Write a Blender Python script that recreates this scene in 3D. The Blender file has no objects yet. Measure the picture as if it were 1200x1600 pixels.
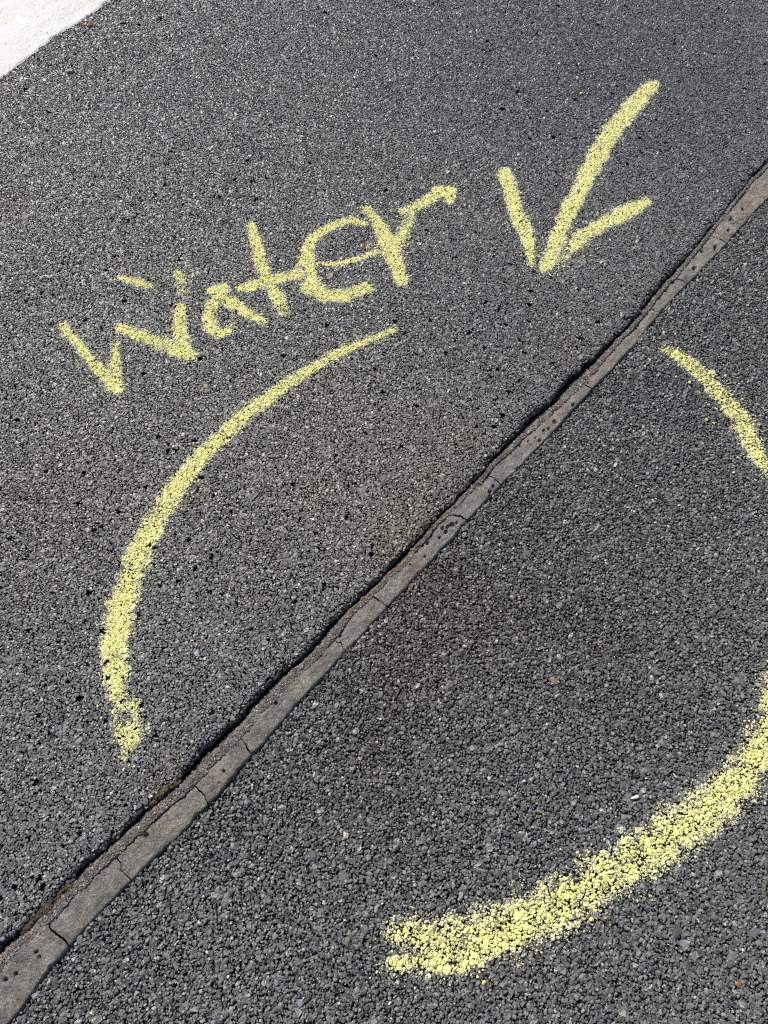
import bpy, math, json
import numpy as np

# ------------------------------------------------------------------ camera, sky, sun, exposure
sc = bpy.context.scene
cam_d = bpy.data.cameras.new("camera"); cam = bpy.data.objects.new("camera", cam_d)
sc.collection.objects.link(cam); sc.camera = cam
cam.location = (0, 0, 1.4); cam.rotation_euler = (math.radians(25), 0, 0)
cam_d.sensor_fit = 'VERTICAL'; cam_d.sensor_height = 36; cam_d.lens = 26.19
cam_d.clip_start = 0.02; cam_d.clip_end = 400

SUN_ELEV = math.radians(45)
SHADOW = np.array([0.58, -0.81]); SHADOW = SHADOW / np.linalg.norm(SHADOW)     # way the shadows fall on the ground
toward_sun = -SHADOW
sun_az = math.atan2(toward_sun[0], toward_sun[1])                               # clockwise from +Y
world = bpy.data.worlds.new("World"); sc.world = world; world.use_nodes = True
wn = world.node_tree.nodes; wl = world.node_tree.links
sky = wn.new('ShaderNodeTexSky'); sky.sky_type = 'NISHITA'; sky.sun_disc = False
sky.sun_elevation = SUN_ELEV; sky.sun_rotation = sun_az
bgn = wn['Background']; bgn.inputs['Strength'].default_value = 0.075
wl.new(sky.outputs[0], bgn.inputs['Color'])
sun_d = bpy.data.lights.new("sun", 'SUN'); sun_d.energy = 4.8; sun_d.angle = math.radians(0.53); sun_d.color = (1.0, 0.95, 0.87)
sun = bpy.data.objects.new("sun", sun_d); sc.collection.objects.link(sun); sun.location = (-2, 3, 4)
sun.rotation_euler = (math.pi / 2 - SUN_ELEV, 0, math.pi - sun_az)
sc.view_settings.view_transform = 'Standard'; sc.view_settings.look = 'None'
sc.view_settings.exposure = 0.0; sc.view_settings.gamma = 1.0; sc.view_settings.use_curve_mapping = False
sc.cycles.filter_width = 1.15
sc.cycles.use_denoising = False
sc.cycles.max_bounces = 4

# ------------------------------------------------------------------ measured layout (metres on the ground)
D = json.loads(r'''{"S": {"W": [[[-0.7526, 1.1352, 0.0221, 1.0], [-0.6625, 1.0256, 0.0248, 1.0], [-0.6049, 0.9643, 0.0325, 1.0]], [[-0.6003, 0.9626, 0.0358, 1.0], [-0.6196, 1.0416, 0.0332, 0.55], [-0.6236, 1.087, 0.0235, 0.3], [-0.6184, 1.1221, 0.0237, 0.35]], [[-0.6178, 1.1277, 0.0288, 1.0], [-0.535, 1.0906, 0.0336, 1.0], [-0.4658, 1.0578, 0.0383, 1.0], [-0.4381, 1.047, 0.0266, 1.0]], [[-0.4631, 1.0596, 0.04, 1.0], [-0.4764, 1.1239, 0.0339, 1.0], [-0.484, 1.1769, 0.0326, 0.9], [-0.4857, 1.2174, 0.026, 0.2], [-0.4835, 1.239, 0.0296, 0.5], [-0.4972, 1.2768, 0.0298, 0.65], [-0.5024, 1.295, 0.0282, 0.5]], [[-0.4748, 1.299, 0.0212, 0.35], [-0.467, 1.2849, 0.0211, 0.3]], [[-0.6391, 1.2808, 0.0211, 0.8], [-0.6017, 1.2688, 0.028, 0.9], [-0.5706, 1.2568, 0.0262, 0.9]], [[-0.7606, 1.1295, 0.017, 0.25], [-0.7559, 1.0961, 0.0202, 0.2]]], "a": [[[-0.4156, 1.2371, 0.0244, 1.0], [-0.3828, 1.2489, 0.0279, 1.0]], [[-0.3948, 1.2292, 0.0347, 1.0], [-0.4099, 1.1942, 0.0344, 1.0], [-0.4156, 1.1597, 0.0342, 1.0], [-0.4065, 1.1295, 0.0322, 1.0], [-0.387, 1.1128, 0.0304, 1.0], [-0.3624, 1.1221, 0.0254, 1.0], [-0.3582, 1.1427, 0.017, 0.6]], [[-0.3861, 1.2174, 0.0312, 0.95], [-0.3341, 1.1807, 0.0309, 1.0], [-0.2847, 1.1465, 0.0238, 0.9]], [[-0.3819, 1.239, 0.0139, 0.4], [-0.35, 1.2253, 0.0139, 0.35]]], "t": [[[-0.3367, 1.4567, 0.022, 0.6], [-0.3255, 1.4135, 0.0326, 1.0], [-0.2974, 1.3092, 0.0389, 1.0], [-0.2719, 1.2529, 0.0349, 0.9], [-0.2493, 1.2097, 0.0346, 0.75], [-0.2367, 1.1769, 0.0274, 0.6]], [[-0.3531, 1.2449, 0.0209, 0.8], [-0.3244, 1.2529, 0.0314, 0.9], [-0.2839, 1.2708, 0.0386, 1.0], [-0.2105, 1.2929, 0.0352, 0.95]]], "e": [[[-0.0518, 1.4567, 0.0183, 1.0], [-0.0828, 1.472, 0.0257, 1.0], [-0.1294, 1.4523, 0.0256, 1.0], [-0.1748, 1.4156, 0.0308, 1.0], [-0.1905, 1.3691, 0.0359, 0.95], [-0.191, 1.3092, 0.046, 1.0], [-0.1794, 1.2568, 0.0489, 1.0], [-0.1458, 1.2253, 0.0434, 1.0], [-0.0952, 1.2253, 0.0416, 1.0], [-0.0432, 1.2489, 0.0314, 1.0]], [[-0.1604, 1.3276, 0.0124, 1.0], [-0.1147, 1.3235, 0.016, 1.0], [-0.0678, 1.3379, 0.016, 1.0], [-0.019, 1.3628, 0.0179, 1.0]]], "r": [[[-0.0425, 1.5051, 0.0259, 0.9], [-0.0162, 1.4676, 0.033, 1.0], [0.0032, 1.4092, 0.0434, 1.0], [0.019, 1.3503, 0.0482, 1.0], [0.0435, 1.2728, 0.0316, 1.0]], [[-0.0318, 1.3754, 0.0323, 0.6], [0.0064, 1.3859, 0.054, 0.8]], [[0.0286, 1.3712, 0.0323, 0.8], [0.0482, 1.4264, 0.0327, 0.7], [0.0616, 1.461, 0.033, 0.6], [0.0719, 1.5007, 0.0333, 0.6]], [[0.0458, 1.5007, 0.0259, 0.7], [0.0821, 1.5185, 0.0334, 0.8], [0.1105, 1.5388, 0.0335, 0.85], [0.1478, 1.5729, 0.0413, 1.0], [0.1728, 1.5752, 0.0338, 1.0], [0.1682, 1.5388, 0.0261, 0.9]]], "shaft": [[[0.7588, 1.9856, 0.0448, 1.0], [0.6838, 1.8894, 0.0549, 0.98], [0.6179, 1.7917, 0.0556, 1.0], [0.5574, 1.6786, 0.0543, 1.0], [0.5064, 1.5706, 0.0462, 1.0], [0.4577, 1.4676, 0.0435, 1.0], [0.4011, 1.3296, 0.0421, 1.0], [0.3882, 1.3092, 0.0226, 1.0]]], "barbL": [[[0.3171, 1.6428, 0.0382, 1.0], [0.3365, 1.5185, 0.0423, 1.0], [0.3566, 1.4221, 0.0414, 1.0], [0.3617, 1.367, 0.0261, 1.0], [0.3658, 1.3214, 0.0194, 0.9]]], "barbR": [[[0.6753, 1.5343, 0.0339, 0.9], [0.618, 1.5007, 0.0438, 1.0], [0.5357, 1.4415, 0.0432, 1.0], [0.467, 1.388, 0.0493, 1.0], [0.4198, 1.3441, 0.0423, 1.0], [0.3917, 1.3133, 0.0323, 1.0]]], "arcL": [[[0.0255, 1.1239, 0.0123, 1.0], [0.0, 1.1128, 0.0154, 1.0], [-0.0593, 1.0833, 0.0183, 1.0], [-0.1177, 1.0488, 0.0258, 1.0], [-0.1746, 1.0061, 0.03, 1.0], [-0.2303, 0.9626, 0.0326, 1.0], [-0.2843, 0.9132, 0.0366, 1.0], [-0.3235, 0.8717, 0.0391, 1.0], [-0.3637, 0.8213, 0.04, 1.0], [-0.3976, 0.7739, 0.0438, 1.0], [-0.4264, 0.726, 0.046, 1.0], [-0.4482, 0.6824, 0.0496, 1.0], [-0.4656, 0.6412, 0.0518, 1.0], [-0.4816, 0.6023, 0.0539, 1.0], [-0.4961, 0.5559, 0.0585, 0.97], [-0.5056, 0.5053, 0.0603, 0.95], [-0.5127, 0.4587, 0.0621, 1.0], [-0.5159, 0.4134, 0.0613, 1.0], [-0.5141, 0.3692, 0.0605, 0.95], [-0.5109, 0.3322, 0.0574, 0.92], [-0.4973, 0.2901, 0.0468, 0.92], [-0.4837, 0.263, 0.0366, 0.9]], [[-0.4639, 0.2572, 0.0341, 0.95], [-0.4509, 0.2318, 0.0218, 0.6], [-0.4524, 0.209, 0.024, 0.65], [-0.4593, 0.1921, 0.0239, 0.7], [-0.4665, 0.1699, 0.0214, 0.6]], [[-0.4881, 0.2607, 0.0293, 0.7], [-0.4876, 0.226, 0.0217, 0.5], [-0.474, 0.1977, 0.0215, 0.5]], [[-0.4709, 0.2398, 0.0291, 0.28], [-0.4687, 0.209, 0.0264, 0.28]]], "arcR": [[[0.6562, 1.0745, 0.0228, 1.0], [0.6844, 1.0563, 0.0318, 1.0], [0.7101, 1.0257, 0.0391, 1.0], [0.7449, 0.9834, 0.0461, 1.0], [0.7723, 0.9299, 0.0499, 1.0], [0.7936, 0.8795, 0.0551, 1.0], [0.8012, 0.8272, 0.05, 1.0], [0.8154, 0.7825, 0.0396, 0.85], [0.8306, 0.7451, 0.0392, 0.95], [0.8452, 0.6947, 0.0359, 0.9], [0.851, 0.6501, 0.0246, 0.6]]], "arcB": [[[0.018, -0.1086, 0.0368, 0.85], [0.0529, -0.1095, 0.0498, 1.0], [0.1146, -0.1288, 0.0838, 0.97], [0.1979, -0.1086, 0.0823, 1.0], [0.2826, -0.0749, 0.081, 1.0], [0.3724, -0.0249, 0.0779, 1.0], [0.4632, 0.0208, 0.0791, 1.0], [0.545, 0.0648, 0.0757, 1], [0.6122, 0.1101, 0.0745, 1.0], [0.6635, 0.1601, 0.0733, 1.0], [0.701, 0.2105, 0.0673, 0.95], [0.7328, 0.2743, 0.0539, 0.85], [0.7535, 0.3346, 0.0449, 0.7]], [[0.0115, -0.1559, 0.0256, 0.85], [0.0522, -0.1505, 0.0341, 1.0], [0.0979, -0.1541, 0.0384, 0.9], [0.1251, -0.1523, 0.0426, 0.9]]]}, "O": [-0.6268, -0.1252], "U": [0.67231, 0.74027], "lip": [[0.0, 0.0], [0.0386, 0.0044], [0.107, -0.0001], [0.1735, 0.0008], [0.2156, 0.007], [0.2616, 0.0077], [0.3512, 0.0173], [0.425, 0.0126], [0.5127, 0.0199], [0.5615, 0.0147], [0.6928, 0.0238], [0.7947, 0.0182], [0.8902, 0.0244], [0.9646, 0.0284], [1.0554, 0.0222], [1.169, 0.0279], [1.2888, 0.0207], [1.3713, 0.0198], [1.4549, 0.0273], [1.5321, 0.0199], [1.5981, 0.0294], [1.6908, 0.0286], [1.7908, 0.0323], [1.8657, 0.0222], [1.9568, 0.0211], [2.0301, 0.022], [2.1297, 0.0115], [2.2053, 0.0099], [2.3074, 0.0012], [2.3663, -0.0032], [2.4529, -0.0]], "left": [[-0.011, 0.0092], [0.0713, 0.0166], [0.156, 0.0193], [0.2222, 0.0219], [0.2845, 0.0257], [0.3671, 0.0325], [0.4653, 0.0371], [0.5691, 0.0373], [0.6635, 0.0364], [0.7525, 0.0355], [0.847, 0.0346], [0.9388, 0.0325], [1.0157, 0.0318], [1.0822, 0.0305], [1.1561, 0.0308], [1.2231, 0.0354], [1.2791, 0.0382], [1.3511, 0.0415], [1.4394, 0.0489], [1.5292, 0.0538], [1.6118, 0.0517], [1.6776, 0.0486], [1.7316, 0.0475], [1.7825, 0.0445], [1.8283, 0.042], [1.8797, 0.0389], [1.9496, 0.0355], [2.0369, 0.0305], [2.1316, 0.0224], [2.2297, 0.014], [2.3361, 0.0072], [2.4511, 0.0053]], "right": [[-0.0538, 0.1018], [0.0205, 0.0898], [0.0728, 0.0859], [0.1242, 0.0851], [0.1925, 0.0849], [0.2688, 0.0897], [0.3473, 0.094], [0.4211, 0.0917], [0.4841, 0.089], [0.5434, 0.0876], [0.6056, 0.0857], [0.6698, 0.0849], [0.7433, 0.0843], [0.8429, 0.0846], [0.9548, 0.0848], [1.044, 0.0829], [1.1211, 0.0812], [1.2125, 0.0817], [1.3089, 0.0828], [1.3974, 0.0834], [1.4772, 0.0824], [1.5514, 0.0827], [1.6214, 0.0839], [1.6878, 0.0835], [1.7585, 0.0803], [1.8331, 0.0749], [1.9017, 0.0737], [1.9691, 0.0752], [2.0451, 0.0769], [2.1333, 0.0771], [2.2254, 0.0738], [2.2946, 0.0723], [2.3331, 0.0743]], "cracks": [[0.0671, 0.0714], [0.2088, 0.2003], [0.3786, 0.3725], [0.4861, 0.4802], [0.7401, 0.7334], [0.8481, 0.8543], [1.0834, 1.1068], [1.2168, 1.2175], [1.5341, 1.5437], [1.7231, 1.7293], [1.8224, 1.8316], [1.9384, 1.9561], [2.1179, 2.1324], [2.2253, 2.2355]], "pits": [[0.2642, 0.0498, 0.0039], [0.3478, 0.0429, 0.0028], [0.5743, 0.0533, 0.003], [0.747, 0.053, 0.0031], [-0.0263, 0.0478, 0.0031], [-0.0099, 0.0527, 0.0026], [1.0727, 0.0653, 0.0053], [1.0634, 0.0593, 0.0039], [1.0541, 0.0534, 0.0039], [1.0519, 0.0638, 0.0039], [1.0246, 0.0422, 0.0046], [0.996, 0.0341, 0.0052], [0.9759, 0.0413, 0.0039], [1.0079, 0.0514, 0.0033], [1.0333, 0.0624, 0.0026], [0.9966, 0.0474, 0.0033], [1.2005, 0.0693, 0.0034], [1.1853, 0.0729, 0.0034], [1.4166, 0.0715, 0.0042], [1.3926, 0.072, 0.0035], [1.3824, 0.0656, 0.0028], [1.3559, 0.0751, 0.0035], [1.4798, 0.0741, 0.0036], [1.5176, 0.0572, 0.0036], [1.7824, 0.0384, 0.003], [1.8062, 0.0532, 0.003], [2.202, 0.0429, 0.0049], [2.1957, 0.0523, 0.004], [2.1672, 0.0565, 0.004], [2.099, 0.0611, 0.0048], [2.0928, 0.0668, 0.0048], [2.0619, 0.0453, 0.004], [2.0028, 0.0604, 0.0055], [2.0972, 0.0307, 0.004], [2.256, 0.0462, 0.0041], [2.1464, 0.0207, 0.0032]], "line": [[-1.1465, 1.9317], [-1.0926, 2.0131], [-1.0587, 2.0688], [-1.0153, 2.1287], [-0.9496, 2.2287], [-0.8911, 2.2986], [-0.8359, 2.3767], [-0.7401, 2.5067]], "stones": {"cream": [-0.0667, 0.0381], "bone": [0.4434, 0.0995], "sliver": [0.5195, 0.1349], "tan": [-0.8972, 2.0408], "pebble": [-0.29, 0.1463], "chipA": [0.6656, 0.7637], "chipB": [0.748, 0.7497], "chipC": [0.5352, 0.7174], "orange": [0.5686, -0.1816], "orange2": [0.2809, 0.0711], "crA": [0.7149, 0.8829], "crB": [0.7286, 0.8729], "crC": [-0.0541, 1.3796], "crD": [0.5539, 1.9504], "crE": [0.1611, -0.1799], "crF": [0.345, -0.0909], "crG": [0.6937, 0.9816], "crH": [0.0605, 1.3838], "dirt": [-0.5735, -0.0711], "dirt2": [-0.415, 0.0867], "moss": [-0.8902, 2.2589], "moss2": [-0.8758, 2.2528], "wood": [-0.8458, 1.657]}, "stains": [[-0.888, 2.259, 0.017, [1.5, 0.75, 0.6]], [-0.875, 2.25, 0.01, [1.3, 1.25, 0.5]], [-0.965, 1.501, 0.065, [1.18, 1.0, 0.92]], [-1.06, 1.988, 0.04, [1.2, 1.0, 0.9]], [-0.967, 1.591, 0.05, [0.8, 0.8, 0.8]], [0.429, 1.069, 0.081, [0.98, 0.9, 0.82]], [0.18, 0.821, 0.042, [1.1, 1.0, 0.85]], [0.257, 0.702, 0.094, [0.8, 0.78, 0.75]], [0.127, 0.475, 0.114, [0.78, 0.74, 0.7]], [0.024, 0.335, 0.085, [0.88, 0.84, 0.8]], [-0.046, 0.171, 0.138, [0.86, 0.8, 0.76]], [0.353, 0.449, 0.113, [0.84, 0.8, 0.76]], [-0.221, 0.382, 0.111, [0.9, 0.9, 0.93]], [0.0, 0.588, 0.065, [1.1, 1.03, 0.9]], [0.051, 0.505, 0.051, [1.0, 0.92, 0.8]], [-0.415, 0.805, 0.304, [1.1, 1.07, 1.02]], [0.0, 0.903, 0.241, [1.06, 1.03, 1.0]], [-0.609, 1.19, 0.244, [1.08, 1.08, 1.06]], [-0.817, 1.686, 0.255, [1.06, 1.08, 1.1]], [0.638, 2.021, 0.401, [0.82, 0.84, 0.9]], [0.189, 2.193, 0.34, [0.92, 0.95, 1.0]], [0.874, 1.809, 0.21, [0.88, 0.9, 0.95]], [0.14, 1.269, 0.186, [1.0, 1.0, 1.03]], [0.237, 1.078, 0.178, [0.88, 0.88, 0.92]], [-0.694, 0.539, 0.154, [0.92, 0.88, 0.9]], [-0.361, 0.682, 0.08, [0.95, 0.93, 0.92]], [0.524, 0.585, 0.169, [0.9, 0.9, 0.88]], [0.457, 0.286, 0.143, [0.86, 0.84, 0.82]], [-0.134, 0.697, 0.054, [1.12, 1.04, 0.9]], [-0.352, 0.226, 0.047, [0.85, 0.85, 0.88]], [0.484, 1.367, 0.022, [1.2, 1.0, 0.8]], [0.648, 0.944, 0.114, [0.9, 0.9, 0.95]], [-0.673, 1.309, 0.047, [1.1, 1.02, 0.92]], [0.123, 0.758, 0.082, [1.03, 0.96, 0.86]], [-0.399, 0.137, 0.028, [1.0, 0.9, 0.85]], [-0.566, 2.193, 0.49, [0.93, 0.98, 1.05]], [0.556, 2.106, 0.482, [0.91, 0.945, 1.0]], [1.037, 2.193, 0.377, [0.94, 0.96, 1.0]], [-0.688, 0.712, 0.202, [1.07, 1.0, 0.93]], [-0.056, 0.821, 0.222, [1.08, 1.02, 0.92]], [0.124, 0.397, 0.16, [1.02, 0.93, 0.82]], [-0.217, 0.512, 0.153, [1.03, 0.98, 0.92]], [0.053, 0.624, 0.092, [1.08, 0.98, 0.84]], [0.276, 0.013, 0.175, [0.93, 0.93, 0.97]], [-0.315, -0.131, 0.146, [1.05, 1.05, 1.03]]]}''')
rng = np.random.default_rng(7)
O = np.array(D['O']); U = np.array(D['U']); N = np.array([U[1], -U[0]])          # joint: origin, along, across to lower slab
Z_LOW = -0.0105                                                                 # rough slab lies lower than the smooth one

def link(o, parent=None, **props):
    sc.collection.objects.link(o)
    if parent is not None: o.parent = parent
    for k, v in props.items(): o[k] = v
    return o
def empty(name, loc, **props):
    o = bpy.data.objects.new(name, None); o.location = loc; o.empty_display_size = 0.03
    return link(o, None, **props)
def place(o, parent):
    """keep world coordinates of the mesh although the parent Empty stands at the thing's base"""
    o.location = tuple(-v for v in parent.location) if parent.type == 'EMPTY' else (0, 0, 0)
def tri_mesh(name, V, F, col=None, smooth=False):
    V = np.ascontiguousarray(V, dtype=np.float32); F = np.ascontiguousarray(F, dtype=np.int32)
    m = bpy.data.meshes.new(name)
    k = F.shape[1]
    m.vertices.add(len(V)); m.vertices.foreach_set('co', V.ravel())
    m.loops.add(F.size); m.loops.foreach_set('vertex_index', F.ravel())
    m.polygons.add(len(F)); m.polygons.foreach_set('loop_start', np.arange(0, F.size, k, dtype=np.int32))
    m.polygons.foreach_set('use_smooth', np.full(len(F), smooth, dtype=bool))
    m.update(calc_edges=True)
    if col is not None:
        a = m.attributes.new('tint', 'FLOAT_COLOR', 'POINT')
        a.data.foreach_set('color', (col if col.shape[1] == 4 else np.c_[col, np.ones(len(col))]).astype(np.float32).ravel())
    return m

# lattice value noise, vectorised
def vnoise(x, y, seed=0):
    xi = np.floor(x).astype(np.int64); yi = np.floor(y).astype(np.int64); fx = x - xi; fy = y - yi
    def h(a, b):
        n = (a * 374761393 + b * 668265263 + seed * 1442695041) & 0x7fffffff
        n = ((n ^ (n >> 13)) * 1274126177) & 0x7fffffff
        return ((n ^ (n >> 16)) & 0xffff) / 65535.0
    sx = fx * fx * (3 - 2 * fx); sy = fy * fy * (3 - 2 * fy)
    return (h(xi, yi) * (1 - sx) + h(xi + 1, yi) * sx) * (1 - sy) + (h(xi, yi + 1) * (1 - sx) + h(xi + 1, yi + 1) * sx) * sy
def fnoise(x, y, scale, seed=0, octv=3):
    r = 0; a = 1; t = 0
    for i in range(octv):
        r = r + a * vnoise(x / scale * 2 ** i + 17.3 * i, y / scale * 2 ** i - 9.1 * i, seed + i); t += a; a *= 0.5
    return r / t

def interp(poly):
    p = np.array(poly); p = p[np.argsort(p[:, 0])]
    return lambda s: np.interp(s, p[:, 0], p[:, 1])
lip0, left0, right0 = interp(D['lip']), interp(D['left']), interp(D['right'])
def lip_n(s):  return lip0(s) + (fnoise(s, s * 0 + 3.1, 0.03, 5, 4) - 0.5) * 0.016
def left_n(s): return np.maximum(left0(s), lip0(s) + np.interp(s, [0.8, 1.2, 1.8, 2.0], [0.016, 0.013, 0.013, 0.008])) + (fnoise(s, s * 0 + 8.1, 0.03, 9, 4) - 0.5) * 0.008
def right_n(s): return right0(s) + (fnoise(s, s * 0 + 5.7, 0.03, 21, 4) - 0.5) * 0.005 - 0.002 * np.clip((fnoise(s, s * 0 + 2.2, 0.016, 25, 2) - 0.66) * 6, 0, 1)
def to_sn(xy):
    q = xy - O; return q @ U, q @ N
def to_xy(s, n): return O[0] + s * U[0] + n * N[0], O[1] + s * U[1] + n * N[1]
def relief_up(x, y):  return (fnoise(x, y, 0.22, 31, 3) - 0.5) * 0.006
def relief_low(x, y): return (fnoise(x, y, 0.16, 41, 3) - 0.5) * 0.009

# ------------------------------------------------------------------ materials
def new_mat(name):
    m = bpy.data.materials.new(name); m.use_nodes = True
    nt = m.node_tree; b = nt.nodes['Principled BSDF']; return m, nt, b
def node(nt, t, **kw):
    n = nt.nodes.new(t)
    for k, v in kw.items(): setattr(n, k, v)
    return n
def mixc(nt, fac, a, b, mode='MIX'):
    n = node(nt, 'ShaderNodeMix', data_type='RGBA', blend_type=mode)
    for s, v in ((n.inputs[0], fac), (n.inputs[6], a), (n.inputs[7], b)):
        if hasattr(v, 'is_linked'): nt.links.new(v, s)
        else: s.default_value = v if not isinstance(v, tuple) else (*v, 1)
    return n.outputs[2]
def noise(nt, scale, detail=3, rough=0.55, coord=None):
    n = node(nt, 'ShaderNodeTexNoise'); n.inputs['Scale'].default_value = scale; n.inputs['Detail'].default_value = detail
    n.inputs['Roughness'].default_value = rough
    if coord is not None: nt.links.new(coord, n.inputs['Vector'])
    return n.outputs['Fac']
def ramp(nt, fac, stops):
    r = node(nt, 'ShaderNodeValToRGB'); e = r.color_ramp.elements
    while len(e) < len(stops): e.new(0.5)
    for i, (p, c) in enumerate(stops): e[i].position = p; e[i].color = (*c, 1) if isinstance(c, tuple) else (c, c, c, 1)
    nt.links.new(fac, r.inputs[0]); return r.outputs[0]
def bump(nt, b, h, strength, dist):
    n = node(nt, 'ShaderNodeBump'); n.inputs['Strength'].default_value = strength; n.inputs['Distance'].default_value = dist
    nt.links.new(h, n.inputs['Height']); nt.links.new(n.outputs[0], b.inputs['Normal'])
def geo_pos(nt): return node(nt, 'ShaderNodeNewGeometry').outputs['Position']

# aggregate: each stone carries its own tint from the point it stands on
def stone_mat(name, rough):
    m, nt, b = new_mat(name)
    at = node(nt, 'ShaderNodeAttribute', attribute_type='INSTANCER', attribute_name='tint')
    g = noise(nt, 900, 2, 0.6, geo_pos(nt))
    c = mixc(nt, 1.0, at.outputs['Color'], ramp(nt, g, [(0.3, 0.72), (0.7, 1.22)]), 'MULTIPLY')
    nt.links.new(c, b.inputs['Base Color']); rr = node(nt, 'ShaderNodeMapRange'); nt.links.new(noise(nt, 170, 1, 0.5, geo_pos(nt)), rr.inputs['Value'])
    rr.inputs['From Min'].default_value = 0.3; rr.inputs['From Max'].default_value = 0.7; rr.inputs['To Min'].default_value = rough - 0.2; rr.inputs['To Max'].default_value = rough + 0.2
    nt.links.new(rr.outputs[0], b.inputs['Roughness'])
    b.inputs['Specular IOR Level'].default_value = 0.6
    bump(nt, b, g, 0.5, 0.0006)
    return m
M_UP = stone_mat('worn_aggregate', 0.45); M_LOW = stone_mat('rough_aggregate', 0.45)

m, nt, b = new_mat('bitumen'); M_BIT = m
g = noise(nt, 500, 3, 0.6, geo_pos(nt))
nt.links.new(ramp(nt, g, [(0.3, (0.008, 0.008, 0.009)), (0.7, (0.020, 0.019, 0.019))]), b.inputs['Base Color']); b.inputs['Roughness'].default_value = 0.8
bump(nt, b, g, 0.6, 0.002)

m, nt, b = new_mat('far_asphalt'); M_FAR = m
p = geo_pos(nt)
v = node(nt, 'ShaderNodeTexVoronoi'); v.inputs['Scale'].default_value = 150; nt.links.new(p, v.inputs['Vector'])
sep = node(nt, 'ShaderNodeSeparateColor'); nt.links.new(v.outputs['Color'], sep.inputs[0])
c = mixc(nt, 1.0, ramp(nt, sep.outputs[0], [(0.0, 0.05), (0.8, 0.11), (1.0, 0.2)]), ramp(nt, noise(nt, 2.5, 4, 0.6, p), [(0.3, 0.8), (0.7, 1.15)]), 'MULTIPLY')
nt.links.new(c, b.inputs['Base Color']); b.inputs['Roughness'].default_value = 0.7
inv = node(nt, 'ShaderNodeMath', operation='SUBTRACT'); inv.inputs[0].default_value = 1; nt.links.new(v.outputs['Distance'], inv.inputs[1])
bump(nt, b, inv.outputs[0], 0.9, 0.004)

m, nt, b = new_mat('joint_cement'); M_CEM = m
p = geo_pos(nt)
c = ramp(nt, noise(nt, 28, 5, 0.6, p), [(0.28, (0.130, 0.124, 0.116)), (0.5, (0.205, 0.194, 0.179)), (0.75, (0.295, 0.276, 0.248))])
warm = ramp(nt, noise(nt, 11, 3, 0.5, p), [(0.5, (1, 1, 1)), (0.74, (1.14, 0.99, 0.84))])
c = mixc(nt, 1.0, c, warm, 'MULTIPLY')
c = mixc(nt, 1.0, c, ramp(nt, noise(nt, 420, 3, 0.7, p), [(0.30, 0.38), (0.48, 0.95), (0.70, 1.75)]), 'MULTIPLY')
vs = node(nt, 'ShaderNodeTexVoronoi'); vs.inputs['Scale'].default_value = 190; nt.links.new(p, vs.inputs['Vector'])
sp = node(nt, 'ShaderNodeSeparateColor'); nt.links.new(vs.outputs['Color'], sp.inputs[0])
near = node(nt, 'ShaderNodeMath', operation='LESS_THAN'); near.inputs[1].default_value = 0.26; nt.links.new(vs.outputs['Distance'], near.inputs[0])
few = node(nt, 'ShaderNodeMath', operation='GREATER_THAN'); few.inputs[1].default_value = 0.90; nt.links.new(sp.outputs[1], few.inputs[0])
both = node(nt, 'ShaderNodeMath', operation='MULTIPLY'); nt.links.new(near.outputs[0], both.inputs[0]); nt.links.new(few.outputs[0], both.inputs[1])
c = mixc(nt, 1.0, c, ramp(nt, noise(nt, 60, 5, 0.7, p), [(0.30, 0.62), (0.5, 1.0), (0.72, 1.22)]), 'MULTIPLY')
c = mixc(nt, both.outputs[0], c, (0.42, 0.38, 0.31))
nt.links.new(c, b.inputs['Base Color']); b.inputs['Roughness'].default_value = 0.7; b.inputs['Specular IOR Level'].default_value = 0.35
bump(nt, b, noise(nt, 260, 6, 0.75, p), 1.0, 0.0034)

m, nt, b = new_mat('yellow_chalk'); M_CHALK = m
at = node(nt, 'ShaderNodeAttribute', attribute_type='GEOMETRY', attribute_name='tint')
g = noise(nt, 700, 3, 0.6, geo_pos(nt))
c = mixc(nt, 1.0, at.outputs['Color'], ramp(nt, g, [(0.25, 0.8), (0.7, 1.08)]), 'MULTIPLY')
nt.links.new(c, b.inputs['Base Color']); b.inputs['Roughness'].default_value = 0.95; b.inputs['Specular IOR Level'].default_value = 0.1
bump(nt, b, g, 0.5, 0.0008)
# worn-through coat: fine gaps where the stick skipped
thr = node(nt, 'ShaderNodeMath', operation='LESS_THAN'); nt.links.new(noise(nt, 400, 3, 0.7, geo_pos(nt)), thr.inputs[0]); nt.links.new(at.outputs['Alpha'], thr.inputs[1])
nt.links.new(thr.outputs[0], b.inputs['Alpha'])

m, nt, b = new_mat('white_line_paint'); M_WHITE = m
p = geo_pos(nt)
mp = node(nt, 'ShaderNodeMapping'); nt.links.new(p, mp.inputs['Vector'])
mp.vector_type = 'TEXTURE'; mp.inputs['Rotation'].default_value = (0, 0, math.radians(40)); mp.inputs['Scale'].default_value = (3.0, 0.8, 1.0)
dn = node(nt, 'ShaderNodeTexNoise'); dn.inputs['Scale'].default_value = 13; dn.inputs['Detail'].default_value = 4; dn.inputs['Distortion'].default_value = 1.4
nt.links.new(mp.outputs[0], dn.inputs['Vector'])
c = ramp(nt, dn.outputs['Fac'], [(0.33, (0.56, 0.565, 0.60)), (0.45, (0.66, 0.66, 0.68)), (0.56, (0.575, 0.565, 0.54)), (0.70, (0.665, 0.665, 0.67))])
speck = ramp(nt, noise(nt, 95, 2, 0.5, p), [(0.285, (0.16, 0.15, 0.14)), (0.315, (1, 1, 1))])
c = mixc(nt, 1.0, c, speck, 'MULTIPLY')
c = mixc(nt, 1.0, c, ramp(nt, noise(nt, 260, 3, 0.6, p), [(0.3, 0.86), (0.6, 1.04)]), 'MULTIPLY')
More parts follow.
